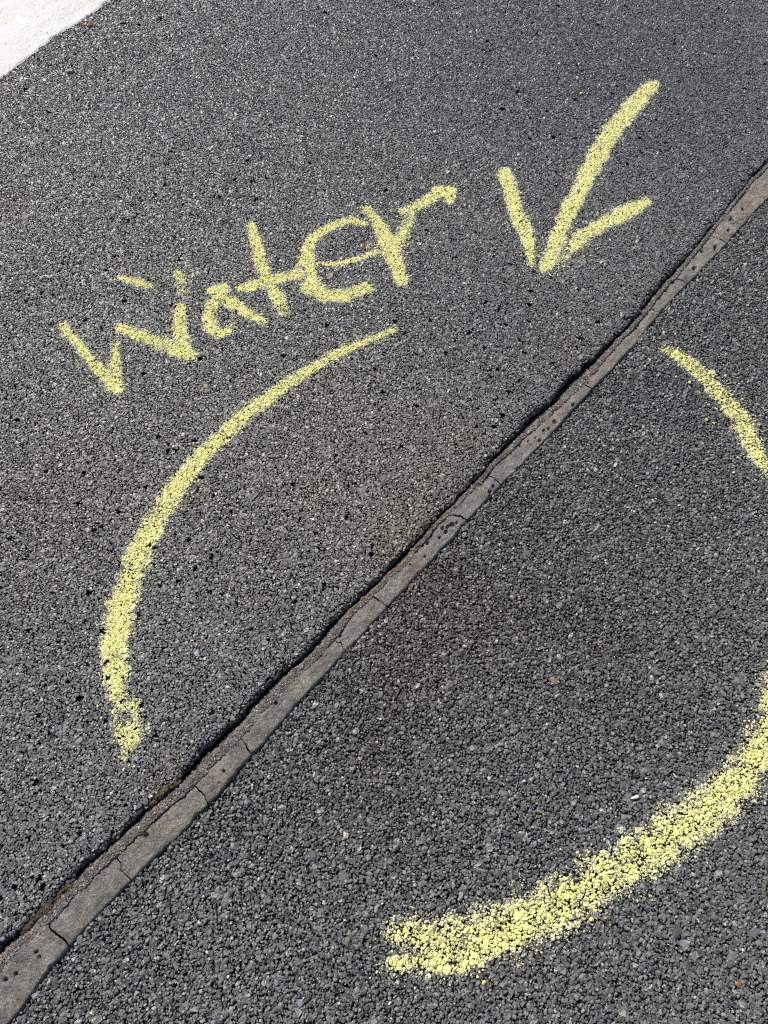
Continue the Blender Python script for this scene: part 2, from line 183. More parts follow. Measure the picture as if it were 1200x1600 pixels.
nt.links.new(c, b.inputs['Base Color']); b.inputs['Roughness'].default_value = 0.55
bump(nt, b, noise(nt, 90, 5, 0.6, p), 0.6, 0.005)

def plain_mat(name, c1, c2, scale=300, rough=0.85):
    m, nt, b = new_mat(name); p = geo_pos(nt); g = noise(nt, scale, 4, 0.65, p)
    nt.links.new(ramp(nt, g, [(0.3, c1), (0.7, c2)]), b.inputs['Base Color']); b.inputs['Roughness'].default_value = rough
    bump(nt, b, g, 0.7, 0.0015); return m
M_CREAM = plain_mat('cream_stone', (0.50, 0.42, 0.30), (0.80, 0.74, 0.62))
M_BONE = plain_mat('bone_chip', (0.62, 0.60, 0.48), (0.80, 0.78, 0.66))
M_TAN = plain_mat('tan_stone', (0.36, 0.27, 0.18), (0.55, 0.44, 0.32))
M_GREY = plain_mat('grey_stone', (0.12, 0.115, 0.10), (0.22, 0.21, 0.19))
M_ORANGE = plain_mat('orange_stone', (0.42, 0.16, 0.06), (0.62, 0.30, 0.14))
M_DIRT = plain_mat('dry_dirt', (0.05, 0.035, 0.025), (0.15, 0.10, 0.065), 260, 0.95)
M_MOSS = plain_mat('moss', (0.05, 0.06, 0.015), (0.13, 0.13, 0.04), 320, 0.95)

# ------------------------------------------------------------------ stone shapes shared by all aggregate
def stone_shape(r):
    n = int(r.integers(5, 8)); a = np.sort((np.arange(n) + r.uniform(-0.32, 0.32, n)) * 2 * np.pi / n)
    rt = r.uniform(0.42, 0.95, n); rm = rt + r.uniform(0.06, 0.40, n)
    tilt = r.normal(0, 0.24, 2)
    x, y = rt * np.cos(a), rt * np.sin(a)
    zt = 0.40 + tilt[0] * x + tilt[1] * y + r.uniform(-0.12, 0.12, n)
    xm, ym = rm * np.cos(a + 0.1), rm * np.sin(a + 0.1)
    zm = r.uniform(-0.10, 0.16, n)
    V = [(0, 0, 0.46 + r.uniform(-0.10, 0.12))] + list(zip(x, y, zt)) + list(zip(xm, ym, zm)) + list(zip(xm * 0.95, ym * 0.95, zm * 0 - 0.9))
    F = []
    for i in range(n):
        j = (i + 1) % n
        F.append((0, 1 + i, 1 + j))
        for k in (1, 1 + n):
            F += [(k + i, k + n + i, k + n + j), (k + i, k + n + j, k + j)]
    return np.array(V), np.array(F)
rs = np.random.default_rng(3)
SHAPES = [stone_shape(rs) for _ in range(18)]

def rot_mats(rx, ry, rz):
    cx, sx, cy, sy, cz, sz = np.cos(rx), np.sin(rx), np.cos(ry), np.sin(ry), np.cos(rz), np.sin(rz)
    R = np.empty((len(rx), 3, 3))
    R[:, 0, 0] = cz * cy; R[:, 0, 1] = cz * sy * sx - sz * cx; R[:, 0, 2] = cz * sy * cx + sz * sx
    R[:, 1, 0] = sz * cy; R[:, 1, 1] = sz * sy * sx + cz * cx; R[:, 1, 2] = sz * sy * cx - cz * sx
    R[:, 2, 0] = -sy; R[:, 2, 1] = cy * sx; R[:, 2, 2] = cy * cx
    return R
def bake(pos, rot, scl, idx, col):
    """real triangles for a set of stones"""
    VV, FF, CC, off = [], [], [], 0
    R = rot_mats(rot[:, 0], rot[:, 1], rot[:, 2])
    for k, (V, F) in enumerate(SHAPES):
        q = np.where(idx == k)[0]
        if not len(q): continue
        W = np.einsum('mij,mvj->mvi', R[q], V[None] * scl[q][:, None, :]) + pos[q][:, None, :]
        VV.append(W.reshape(-1, 3)); CC.append(np.repeat(col[q], len(V), 0))
        FF.append((F[None] + (np.arange(len(q)) * len(V))[:, None, None]).reshape(-1, 3) + off); off += len(q) * len(V)
    return np.concatenate(VV), np.concatenate(FF), np.concatenate(CC)

def make_node_group():
    ng = bpy.data.node_groups.new('lay_aggregate', 'GeometryNodeTree')
    ng.interface.new_socket('Geometry', in_out='INPUT', socket_type='NodeSocketGeometry')
    ng.interface.new_socket('Geometry', in_out='OUTPUT', socket_type='NodeSocketGeometry')
    N_, L = ng.nodes, ng.links
    gi, go = N_.new('NodeGroupInput'), N_.new('NodeGroupOutput')
    def attr(name, t):
        n = N_.new('GeometryNodeInputNamedAttribute'); n.data_type = t; n.inputs['Name'].default_value = name; return n.outputs['Attribute']
    se = N_.new('GeometryNodeSeparateGeometry'); se.domain = 'POINT'
    L.new(gi.outputs[0], se.inputs['Geometry']); L.new(attr('is_shape', 'BOOLEAN'), se.inputs['Selection'])
    sp = N_.new('GeometryNodeSplitToInstances'); sp.domain = 'POINT'
    L.new(se.outputs['Selection'], sp.inputs['Geometry']); L.new(attr('idx', 'INT'), sp.inputs['Group ID'])
    io = N_.new('GeometryNodeInstanceOnPoints')
    L.new(se.outputs['Inverted'], io.inputs['Points']); L.new(sp.outputs['Instances'], io.inputs['Instance'])
    io.inputs['Pick Instance'].default_value = True
    L.new(attr('idx', 'INT'), io.inputs['Instance Index'])
    er = N_.new('FunctionNodeEulerToRotation'); L.new(attr('rot', 'FLOAT_VECTOR'), er.inputs[0])
    L.new(er.outputs[0], io.inputs['Rotation']); L.new(attr('scl', 'FLOAT_VECTOR'), io.inputs['Scale'])
    L.new(io.outputs[0], go.inputs[0])
    return ng
NG = make_node_group()
def aggregate(name, pos, rot, scl, idx, col, mat, parent):
    nP = len(pos); VV, FF, II, off = [pos], [], [idx], nP
    for k, (V, F) in enumerate(SHAPES):
        VV.append(V); FF.append(F + off); II.append(np.full(len(V), k)); off += len(V)
    V = np.concatenate(VV); me = tri_mesh(name, V, np.concatenate(FF)); nT = len(V)
    def put(nm, t, key, arr):
        a = me.attributes.new(nm, t, 'POINT'); a.data.foreach_set(key, np.ascontiguousarray(arr).ravel())
    sh = np.zeros(nT, dtype=bool); sh[nP:] = True
    put('is_shape', 'BOOLEAN', 'value', sh); put('idx', 'INT', 'value', np.concatenate(II).astype(np.int32))
    def full(a, w): z = np.zeros((nT, w), np.float32); z[:nP] = a; return z
    put('rot', 'FLOAT_VECTOR', 'vector', full(rot, 3)); put('scl', 'FLOAT_VECTOR', 'vector', full(scl, 3))
    put('tint', 'FLOAT_COLOR', 'color', full(np.c_[col, np.ones(nP)], 4))
    me.materials.append(mat)
    o = bpy.data.objects.new(name, me); link(o, parent, kind='stuff')
    md = o.modifiers.new('lay', 'NODES'); md.node_group = NG
    return o

# ------------------------------------------------------------------ ground sheets of both slabs
def sheet(name, rows, zf, mats, far_cut):
    """rows: list of (s, [n...]) ; quads between"""
    V = []; k = len(rows[0][1])
    for s, ns in rows:
        for n in ns:
            x, y = to_xy(s, n); V.append((x, y, 0))
    V = np.array(V, float)
    S = np.repeat([r[0] for r in rows], k); Nn = np.concatenate([r[1] for r in rows])
    V[:, 2] = zf(V[:, 0], V[:, 1], S, Nn)
    F = []
    for i in range(len(rows) - 1):
        for j in range(k - 1):
            a = i * k + j; F.append((a, a + 1, a + k + 1, a + k))
    F = np.array(F)
    me = tri_mesh(name, V, F[:, ::-1])
    for m_ in mats: me.materials.append(m_)
    cen = V[F].mean(1)
    far = ~in_grain(cen[:, 0], cen[:, 1], -0.03)
    me.polygons.foreach_set('material_index', far.astype(np.int32)); me.update()
    return bpy.data.objects.new(name, me)
MARGIN = 0.26
def in_grain(x, y, extra=0.0):
    hw = 0.6 + (y + 0.23) * 0.218 + MARGIN + extra
    return (y > -0.23 - MARGIN * 0.8 - extra) & (y < 2.38 + MARGIN + extra) & (np.abs(x) < hw)
s_near = np.arange(-1.0, 3.6, 0.01)
s_all = np.concatenate([[-40, -15, -6, -3, -1.6], s_near, [4.2, 6, 12, 40]])
n_up = np.concatenate([[-40, -14, -6], np.arange(-3.0, -0.03, 0.03)])
rows = []
for s in s_all:
    e = float(lip_n(np.array([s]))[0])
    rows.append((s, np.concatenate([n_up + e * 0, [e - 0.012, e - 0.003, e + 0.001, e + 0.001]])))
kU = len(n_up) + 4
def z_up(x, y, s, n):
    z = relief_up(x, y) - 0.0075
    z = np.where(in_grain(x, y), z, relief_up(x, y) * 0 - 0.001)
    z = z.reshape(-1, kU); z[:, -1] = -0.036; z[:, -2] = z[:, -3] - 0.004; return z.ravel()
road = link(sheet('road', rows, z_up, (M_BIT, M_FAR), 0), None, kind='structure')
road['label'] = 'smooth dark grey asphalt road carrying the chalk writing'
n_lo = np.concatenate([np.arange(0.16, 2.2, 0.03), [3, 5, 10, 40]])
rows = []
for s in s_all:
    a = np.array([s]); e = float(lip_n(a)[0]); l = float(left_n(a)[0]); r_ = float(right_n(a)[0])
    rows.append((s, np.concatenate([[e - 0.01, e + 0.004, l - 0.004, l + 0.008, r_ - 0.012, r_ + 0.002], n_lo])))
kL = len(n_lo) + 6
def z_lo(x, y, s, n):
    z = relief_low(x, y) + Z_LOW - 0.0052
    z = np.where(in_grain(x, y), z, Z_LOW - 0.0005)
    z = z.reshape(-1, kL); z[:, 0] = -0.030; z[:, 1] = -0.027; z[:, 2] = -0.021; z[:, 3] = -0.022; z[:, 4] = -0.022; return z.ravel()
pavement = link(sheet('pavement', rows, z_lo, (M_BIT, M_FAR), 0), None, kind='structure')
pavement['label'] = 'rough coarse asphalt pavement below the diagonal joint'

# ------------------------------------------------------------------ aggregate layout
def hexgrid(step):
    ys = np.arange(-0.6, 2.8, step * 0.866); P = []
    for i, y in enumerate(ys):
        xs = np.arange(-1.75, 1.75, step) + (i % 2) * step / 2; P.append(np.c_[xs, np.full(len(xs), y)])
    P = np.concatenate(P); P += rng.uniform(-0.42, 0.42, P.shape) * step
    return P[in_grain(P[:, 0], P[:, 1])]
ST = D['stains']
def stain_tint(x, y):
    t = np.ones((len(x), 3))
    for sx, sy, r_, c in ST:
        w = np.exp(-((x - sx) ** 2 + (y - sy) ** 2) / (2 * (r_ * 0.7) ** 2)) * (0.55 + 0.9 * fnoise(x, y, max(r_ * 0.5, 0.01), int(sx * 1000) % 97, 3))
        c = np.array(c); g_ = c.mean(); c = g_ + (c - g_) * (0.6 if r_ > 0.03 else 1.0)
        t *= 1 + (c[None] - 1) * np.clip(w, 0, 1.2)[:, None]
    return t
def grey_tints(n, base, spread, sparkle):
    v = base * np.exp(rng.normal(0, spread, n))
    hue = rng.normal(0, 1, n)
    c = np.c_[v * (1 + 0.035 * hue), v * (1 + 0.004 * hue), v * (1.0 - 0.05 * hue)]
    q = rng.random(n) < sparkle
    c[q] = np.clip(c[q] * rng.uniform(2.0, 4.5, (q.sum(), 1)), 0, 0.55)
    q = rng.random(n) < 0.008
    c[q] *= np.array([1.25, 1.02, 0.82])
    return c
def lay(P, r, rz_f, tilt, zj, z, base, spread, sparkle):
    n = len(P)
    scl = np.c_[r, r * rng.uniform(0.62, 1.0, n), r * rz_f * rng.uniform(0.8, 1.2, n)]
    rot = np.c_[rng.normal(0, tilt, n), rng.normal(0, tilt, n), rng.uniform(0, 2 * np.pi, n)]
    pos = np.c_[P, z - 0.42 * scl[:, 2] + rng.normal(0, zj, n)]
    idx = rng.integers(0, len(SHAPES), n)
    col = grey_tints(n, base, spread, sparkle) * stain_tint(P[:, 0], P[:, 1])
    return dict(pos=pos, rot=rot, scl=scl, idx=idx, col=col)
def take(A, q): return {k: v[q] for k, v in A.items()}
def cat(*L): return {k: np.concatenate([a[k] for a in L]) for k in L[0]}

# smooth upper slab
P = hexgrid(0.0047); s, n = to_sn(P); P = P[n < lip_n(s) - 0.0015]
pit_d = 460
pits = np.c_[rng.uniform(-1.5, 1.5, pit_d * 9), rng.uniform(-0.5, 2.8, pit_d * 9)]
pits = pits[rng.random(len(pits)) < np.clip(2.2 * fnoise(pits[:, 0], pits[:, 1], 0.5, 77, 3) - 0.62, 0.05, 1)]
RX, RY, RC = -1.8, -0.7, 0.0008
raster = np.zeros((4500, 4500), bool)
for px_, py_ in pits:
    pr = abs(rng.normal(0.0040, 0.0012)); k = int(pr / RC) + 1; i0, j0 = int((px_ - RX) / RC), int((py_ - RY) / RC)
    di, dj = np.mgrid[-k:k + 1, -k:k + 1]; el = rng.uniform(0.6, 1.4)
    m_ = (di * el) ** 2 + (dj / el) ** 2 < (pr / RC) ** 2
    raster[np.clip(i0 + di[m_], 0, 4499), np.clip(j0 + dj[m_], 0, 4499)] = True
def in_pit(P): return raster[np.clip(((P[:, 0] - RX) / RC).astype(int), 0, 4499), np.clip(((P[:, 1] - RY) / RC).astype(int), 0, 4499)]
keep = ~in_pit(P)
P = P[keep]
r = 0.0031 * np.exp(rng.normal(0, 0.32, len(P))); r[rng.random(len(P)) < 0.012] *= 1.5
s, n = to_sn(P); edge = np.clip(1 - (lip_n(s) - n) / 0.02, 0, 1)
UP = lay(P, r, 0.60, 0.15, 0.00040 + 0.0006 * edge, relief_up(P[:, 0], P[:, 1]) - 0.0022 * edge ** 2, 0.156, 0.25, 0.0025)
P = hexgrid(0.0058); s, n = to_sn(P); P = P[n < lip_n(s) - 0.002]
P = P[~in_pit(P)]
UP = cat(UP, lay(P, 0.0019 * np.exp(rng.normal(0, 0.3, len(P))), 0.8, 0.4, 0.0005, relief_up(P[:, 0], P[:, 1]) - 0.0006, 0.143, 0.22, 0.006))

# rough lower slab: coarse stones with fines between
P = hexgrid(0.0053); s, n = to_sn(P); P = P[n > right_n(s) + 0.0005]
r = 0.0032 * np.exp(rng.normal(0, 0.36, len(P))); r[rng.random(len(P)) < 0.02] *= 1.55
LO = lay(P, r, 0.74, 0.34, 0.0008, Z_LOW + relief_low(P[:, 0], P[:, 1]), 0.148, 0.28, 0.004)
P = hexgrid(0.0060); s, n = to_sn(P); P = P[n > right_n(s) + 0.001]
r = 0.0018 * np.exp(rng.normal(0, 0.35, len(P)))
LO = cat(LO, lay(P, r, 0.8, 0.5, 0.0008, Z_LOW - 0.0012 + relief_low(P[:, 0], P[:, 1]), 0.142, 0.27, 0.010))

# broken wall of the upper slab and loose grit in the open joint
s = rng.uniform(-0.75, 3.2, 9000); d = rng.uniform(0, 1, 9000)
x, y = to_xy(s, lip_n(s) + rng.normal(0, 0.0015, 9000)); q = in_grain(x, y)
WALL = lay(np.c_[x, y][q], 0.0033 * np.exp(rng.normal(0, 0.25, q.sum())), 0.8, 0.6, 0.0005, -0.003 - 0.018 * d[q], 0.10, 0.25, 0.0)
UP = cat(UP, WALL)
s = rng.uniform(-0.75, 3.2, 60000); e_, l_ = lip_n(s), left_n(s)
f_ = rng.beta(2.3, 1.05, 60000); n = e_ + 0.001 + f_ * (l_ + np.interp(s, [0.6, 1.0], [0.013, 0.004]) - e_)
x, y = to_xy(s, n); q = in_grain(x, y) & (rng.random(60000) < 0.35 + 0.9 * f_)
zz = np.interp((n - e_) / np.maximum(l_ - e_, 0.008), [0, 0.35, 0.75, 1.0, 1.3], [-0.030, -0.026, -0.0125, -0.0072, -0.0062])
GR = lay(np.c_[x, y][q], 0.0021 * np.exp(rng.normal(0, 0.35, q.sum())), 0.85, 0.5, 0.0009, zz[q], 0.14, 0.30, 0.02)
GR['col'] *= np.array([1.06, 0.97, 0.88])

aggregate('aggregate', UP['pos'], UP['rot'], UP['scl'], UP['idx'], UP['col'], M_UP, road)
aggregate('aggregate', LO['pos'], LO['rot'], LO['scl'], LO['idx'], LO['col'], M_LOW, pavement)
aggregate('grit', GR['pos'], GR['rot'], GR['scl'], GR['idx'], GR['col'], M_LOW, pavement)

# ------------------------------------------------------------------ cement strip, broken by cracks into segments
cr = [[-0.62, -0.60], [-0.36, -0.35], [-0.13, -0.12]] + D['cracks'] + [[2.46, 2.47], [2.66, 2.67], [2.9, 2.9], [3.15, 3.15]]
bx, by = to_xy(1.1, 0.06)
strip = empty('cement_strip', (bx, by, -0.022), label='narrow grey-brown cement strip running diagonally along the asphalt joint', category='cement strip')
pitarr = np.array(D['pits'])
extra = np.c_[rng.uniform(-0.5, 3.0, 46), rng.uniform(0.03, 0.08, 46), rng.uniform(0.0012, 0.0024, 46)]
pitarr = np.r_[pitarr, extra]
segs = []
for i in range(len(cr) - 1):
    (a0, a1), (b0, b1) = cr[i], cr[i + 1]
    nS = max(12, int((b0 - a0) / 0.0022)); nT = 46
    tt = np.linspace(0, 1, nT)
    jog = lambda k: (fnoise(tt * 0.12, tt * 0 + k * 3.7, 0.025, 50 + k, 3) - 0.5) * 0.010
    gap = lambda k: 0.0005 + 0.0018 * np.clip(fnoise(tt * 0.12, tt * 0 + k * 5.1, 0.03, 70 + k, 2) - 0.3, 0, 1)
    A = a0 + (a1 - a0) * tt + jog(i) + gap(i); B = b0 + (b1 - b0) * tt + jog(i + 1) - gap(i + 1)
    w = np.linspace(0, 1, nS)[:, None]
    S = A[None] * (1 - w) + B[None] * w
    L_, R_ = left_n(S) - 0.004, right_n(S)
    Nn = L_ + (R_ - L_) * tt[None]
    X, Y = to_xy(S, Nn)
    dl, dr = Nn - L_, R_ - Nn
    crown = -0.0058 + (fnoise(X, Y, 0.06, 61, 3) - 0.5) * 0.0055 + (fnoise(X, Y, 0.014, 65, 4) - 0.5) * 0.0034 + (fnoise(X, Y, 0.0055, 69, 2) - 0.5) * 0.0018
    lift = rng.normal(0, 0.0007) + (w - 0.5) * rng.normal(0, 0.0012)
    round_r = np.sqrt(np.clip(1 - np.clip(1 - dr / 0.006, 0, 1) ** 2, 0, 1)) - 0.25 * np.clip(1 - dr / 0.02, 0, 1) * fnoise(X, Y, 0.02, 67, 2)
    round_l = np.clip(dl / 0.022, 0, 1) ** 0.6
    Z = crown + lift - 0.0085 * (1 - round_r) - 0.0045 * (1 - round_l)
    end = np.minimum(S - A[None], B[None] - S)
    Z -= 0.0010 * np.clip(1 - end / 0.003, 0, 1) ** 2
    for ps, pn, pr in pitarr:
        if ps < a0 - 0.02 or ps > b0 + 0.02: continue
        dd = np.hypot(S - ps, (Nn - pn) * (0.8 + 0.4 * ((ps * 977) % 1)))
        Z -= 0.009 * np.clip(1 - dd / (pr * 1.35), 0, 1) ** 0.5 * (dd < pr * 1.35)
    V = np.c_[X.ravel(), Y.ravel(), Z.ravel()]
    gi = np.arange(nS * nT).reshape(nS, nT)
    F = np.c_[gi[:-1, :-1].ravel(), gi[1:, :-1].ravel(), gi[1:, 1:].ravel(), gi[:-1, 1:].ravel()][:, ::-1]
    ring = np.concatenate([gi[0, :], gi[1:, -1], gi[-1, -2::-1], gi[-2:0:-1, 0]])
    low = V[ring].copy(); low[:, 2] = -0.0225
    k0 = len(V); V = np.r_[V, low]; m_ = len(ring); j = np.arange(m_); j2 = (j + 1) % m_
    F = np.r_[F, np.c_[ring[j], ring[j2], k0 + j2, k0 + j]]
    me = tri_mesh('segment', V, F, smooth=True); me.materials.append(M_CEM)
    o = bpy.data.objects.new('segment', me); link(o, strip); place(o, strip); segs.append((a0, b0, o))

# ------------------------------------------------------------------ white painted line in the corner
L = np.array(D['line']); d0 = L[-1] - L[0]; d0 = d0 / np.linalg.norm(d0); w0 = np.array([-d0[1], d0[0]])
nS, nT = 420, 40
ss = np.linspace(-0.9, 1.3, nS); off = np.interp(ss, (L - L[0]) @ d0, (L - L[0]) @ w0)
off = off + (fnoise(ss, ss * 0 + 1.3, 0.03, 83, 4) - 0.5) * 0.012 + np.where(fnoise(ss, ss * 0 + 9.3, 0.018, 87, 2) > 0.72, 0.006, 0)
tt = np.concatenate([[0, 0.0015, 0.004, 0.008], np.linspace(0.014, 0.30, nT - 4)])
X = L[0, 0] + ss[:, None] * d0[0] + (off[:, None] + tt[None]) * w0[0]; Y = L[0, 1] + ss[:, None] * d0[1] + (off[:, None] + tt[None]) * w0[1]
Z = relief_up(X, Y) + 0.0020 + (fnoise(X, Y, 0.05, 91, 4) - 0.5) * 0.003 - 0.0022 * np.clip(1 - tt / 0.006, 0, 1)[None] ** 2
V = np.c_[X.ravel(), Y.ravel(), Z.ravel()]; gi = np.arange(nS * nT).reshape(nS, nT)
F = np.c_[gi[:-1, :-1].ravel(), gi[1:, :-1].ravel(), gi[1:, 1:].ravel(), gi[:-1, 1:].ravel()]
ring = np.concatenate([gi[0, :], gi[1:, -1], gi[-1, -2::-1], gi[-2:0:-1, 0]]); low = V[ring].copy(); low[:, 2] -= 0.006
k0 = len(V); V = np.r_[V, low]; j = np.arange(len(ring)); j2 = (j + 1) % len(ring)
F = np.r_[F, np.c_[ring[j2], ring[j], k0 + j, k0 + j2]]
me = tri_mesh('white_line', V, F, smooth=True); me.materials.append(M_WHITE)
wl_o = bpy.data.objects.new('white_line', me)
link(wl_o, None, label='thick white painted road line crossing the top corner of the asphalt', category='road line')

# ------------------------------------------------------------------ chalk
ALL = cat(UP, LO); axy = ALL['pos'][:, :2]
def coverage(xy, strokes, edge):
    best = np.zeros(len(xy)); core = np.zeros(len(xy)); soft = np.zeros(len(xy))
    for st in strokes:
        st = np.array(st)
        for a, b_ in zip(st[:-1], st[1:]):
            ab = b_[:2] - a[:2]; rad = max(a[2], b_[2]) * 0.5
            bb = (np.abs(xy[:, 0] - (a[0] + b_[0]) / 2) < abs(ab[0]) / 2 + rad + 0.05) & (np.abs(xy[:, 1] - (a[1] + b_[1]) / 2) < abs(ab[1]) / 2 + rad + 0.05)
            q = np.where(bb)[0]
            if not len(q): continue
            t = np.clip(((xy[q] - a[:2]) @ ab) / (ab @ ab), 0, 1)
            d = np.hypot(*(xy[q] - a[:2] - t[:, None] * ab).T)
            hw = 0.5 * (a[2] + (b_[2] - a[2]) * t); de = a[3] + (b_[3] - a[3]) * t
            wob = 1 + 0.42 * (fnoise(xy[q, 0], xy[q, 1], 0.018, 101, 3) - 0.5)
            u = d / (hw * wob)
            val = de * np.clip((1.0 + 0.4 * edge - u) / edge, 0, 1)
            best[q] = np.maximum(best[q], val)
            core[q] = np.maximum(core[q], de * np.clip(1 - u, 0, 1))
            soft[q] = np.maximum(soft[q], de * np.exp(-np.maximum(d - hw * 0.85, 0) / 0.0105))
    return best, core, soft
TAKEN = np.zeros(len(axy), bool)                                                 # a stone is coated once, by the first stroke over it
PALE = np.array([0.84, 0.82, 0.56]); RICH = np.array([0.89, 0.86, 0.36])
def chalk_colour(c, n, a=None):
    k = np.clip(c + rng.normal(0, 0.22, n), 0, 1)[:, None]
    return np.c_[(PALE * (1 - k) + RICH * k) * np.exp(rng.normal(0, 0.06, (n, 1))), np.full(n, 1.0) if a is None else a]
def chalk_mesh(strokes, rough, solid, edge):
    best, core, soft = coverage(axy, strokes, edge)
    patch = fnoise(axy[:, 0], axy[:, 1], 0.022, 111, 3)
    hi = (ALL['pos'][:, 2] + 0.42 * ALL['scl'][:, 2]) - np.where(np.arange(len(axy)) < len(UP['pos']), relief_up(axy[:, 0], axy[:, 1]), Z_LOW + relief_low(axy[:, 0], axy[:, 1]))
    mist = soft * np.clip(2.4 * fnoise(axy[:, 0], axy[:, 1], 0.05, 137, 3) - 0.5, 0.12, 1.3)
    cov = 0.31 + 0.25 * solid * best + 0.13 * core + 0.46 * (patch - 0.5) * (best > 0.02) + np.clip(hi / 0.004, -0.09, 0.06) * rough
    cov = np.where(best > 0.02, cov, 0); cov = np.maximum(cov, 0.255 + 0.22 * mist)
    pr = np.where((cov > 0.295) & (soft > 0.012), 0.97, 0.0)
    q = np.where((rng.random(len(axy)) < pr) & ~TAKEN)[0]
    n = len(q); TAKEN[q] = True
    scl = ALL['scl'][q] * 1.02; pos = ALL['pos'][q].copy()
    pos[:, 2] += 0.00022
    parts = [(pos, ALL['rot'][q], scl, ALL['idx'][q], chalk_colour(core[q] * 1.3 + 0.6 * (patch[q] - 0.3), n, np.clip(cov[q] + rng.normal(0, 0.035, n), 0.25, 0.95)))]
    # packed powder between the stones where the stick was pressed hardest
    q = np.where((rng.random(len(axy)) < np.clip((0.95 if solid > 1.02 else 0.4) * best * solid + 1.6 * (patch - 0.52), 0, 1) * (core > 0.08)))[0]; n = len(q)
    if n:
        pos = ALL['pos'][q].copy(); pos[:, :2] += rng.normal(0, 0.0024, (n, 2)); r_ = rng.uniform(0.0009, 0.0025, n)
        pos[:, 2] -= 0.0002
        parts.append((pos, np.c_[rng.normal(0, .15, n), rng.normal(0, .15, n), rng.uniform(0, 6.28, n)], np.c_[r_, r_ * 0.8, r_ * 0.55], rng.integers(0, len(SHAPES), n), chalk_colour(core[q] + 0.35, n)))
    # crumbs and dust shaken off beside the stroke
    q = np.where(rng.random(len(axy)) < 0.62 * soft * (soft > 0.012) * np.clip(2.4 * fnoise(axy[:, 0], axy[:, 1], 0.05, 131, 2) - 0.5, 0.1, 1.6))[0]; n = len(q)
    pos = ALL['pos'][q].copy(); pos[:, :2] += rng.normal(0, 0.0012, (n, 2)); r_ = np.exp(rng.normal(math.log(0.0012), 0.42, n))
    pos[:, 2] += ALL['scl'][q][:, 2] * 0.42 + r_ * 0.3
    parts.append((pos, rng.normal(0, 0.5, (n, 3)) + np.c_[np.zeros((n, 2)), rng.uniform(0, 6.28, n)], np.c_[r_, r_ * 0.85, r_ * 0.8], rng.integers(0, len(SHAPES), n), chalk_colour(rng.uniform(-0.2, 0.5, n), n)))
    A = [np.concatenate(z) for z in zip(*parts)]
    V, F, C = bake(*A)
    me = tri_mesh('chalk', V, F, C); me.materials.append(M_CHALK); return me
def chalk_part(name, strokes, parent, rough=0.5, solid=1.0, label=None, edge=0.5):
    me = chalk_mesh(strokes, rough, solid, edge); me.name = name
    o = bpy.data.objects.new(name, me); link(o, parent); place(o, parent)
    if name == 'stroke': o['kind'] = 'stuff'
    if label: o['label'] = label
def base_of(keys):
    p = np.array([q[:2] for k in keys for st in D['S'][k] for q in st]); return p.mean(0)
S_ = D['S']
c_ = base_of('Water')
word = empty('chalk_word', (*c_, 0.0), label='handwritten word Water in yellow chalk on the smooth asphalt', category='chalk writing')
for ch, lab in zip('Water', ('capital W in broken chalk strokes', 'small letter a', 'crossed letter t', 'rounded letter e', 'letter r with a trailing arm')):
    chalk_part('letter', S_[ch], word, 0.35, 1.24 if ch != 'e' else 1.28, 'yellow chalk ' + lab)
c_ = base_of(['shaft'])
arrow = empty('chalk_arrow', (*c_, 0.0), label='yellow chalk arrow pointing down towards the joint, beside the word', category='chalk arrow')
chalk_part('shaft', S_['shaft'], arrow, 0.35, 1.30)
chalk_part('barb', S_['barbL'], arrow, 0.35, 1.30); chalk_part('barb', S_['barbR'], arrow, 0.35, 1.22)
for key, lab, so, ed in (('arcL', 'long yellow chalk arc curving below the handwritten word', 1.10, 0.55), ('arcR', 'short yellow chalk arc on rough asphalt by the joint, below the arrow', 1.0, 0.55),
                     ('arcB', 'broad crumbly yellow chalk arc with forked end on the rough asphalt', 0.86, 0.75)):
    c_ = base_of([key])
    a_ = empty('chalk_arc', (*c_, 0.0 if key == 'arcL' else Z_LOW), label=lab, category='chalk arc', group='arcs of the broken chalk circle')
    chalk_part('stroke', S_[key], a_, 0.6, so, None, ed)

# ------------------------------------------------------------------ small loose things
def lump(name, size, seed, mat, rough=0.28, sub=3):
    import bmesh
    bm = bmesh.new(); bmesh.ops.create_icosphere(bm, subdivisions=sub, radius=1)
    r_ = np.random.default_rng(seed); planes = r_.normal(0, 1, (9, 3)); planes /= np.linalg.norm(planes, axis=1)[:, None]; cut = r_.uniform(0.55, 0.9, 9)
    for v in bm.verts:
        p_ = np.array(v.co)
        for pl, c in zip(planes, cut):
            d_ = p_ @ pl
            if d_ > c: p_ = p_ - (d_ - c) * pl
        k = 1 + rough * (fnoise(np.array([p_[0] * 2 + p_[2]]), np.array([p_[1] * 2 - p_[2]]), 0.5, seed, 3)[0] - 0.5)
        v.co = tuple(p_ * k * np.array(size))
    me = bpy.data.meshes.new(name); bm.to_mesh(me); bm.free(); me.materials.append(mat)
    return me
T = D['stones']
def loose(name, key, size, z, mat, rot, label, cat_, seed, group=None, tint=None):
    me = lump(name, size, seed, mat)
    if tint is not None:
        a = me.attributes.new('tint', 'FLOAT_COLOR', 'POINT'); a.data.foreach_set('color', np.tile([*tint, 1], len(me.vertices)).astype(np.float32))
    o = bpy.data.objects.new(name, me); x, y = T[key]
    o.location = (x, y, z); o.rotation_euler = rot
    link(o, None, label=label, category=cat_)
    if group: o['group'] = group
    return o
ZL = lambda k: Z_LOW + float(relief_low(np.array([T[k][0]]), np.array([T[k][1]]))[0])
ZU = lambda k: float(relief_up(np.array([T[k][0]]), np.array([T[k][1]]))[0])
loose('stone_chip', 'cream', (0.0052, 0.0068, 0.0038), ZL('cream') + 0.0018, M_CREAM, (0.2, 0.1, 0.3), 'cream coloured stone chip alone on the rough asphalt below the strip', 'stone', 1)
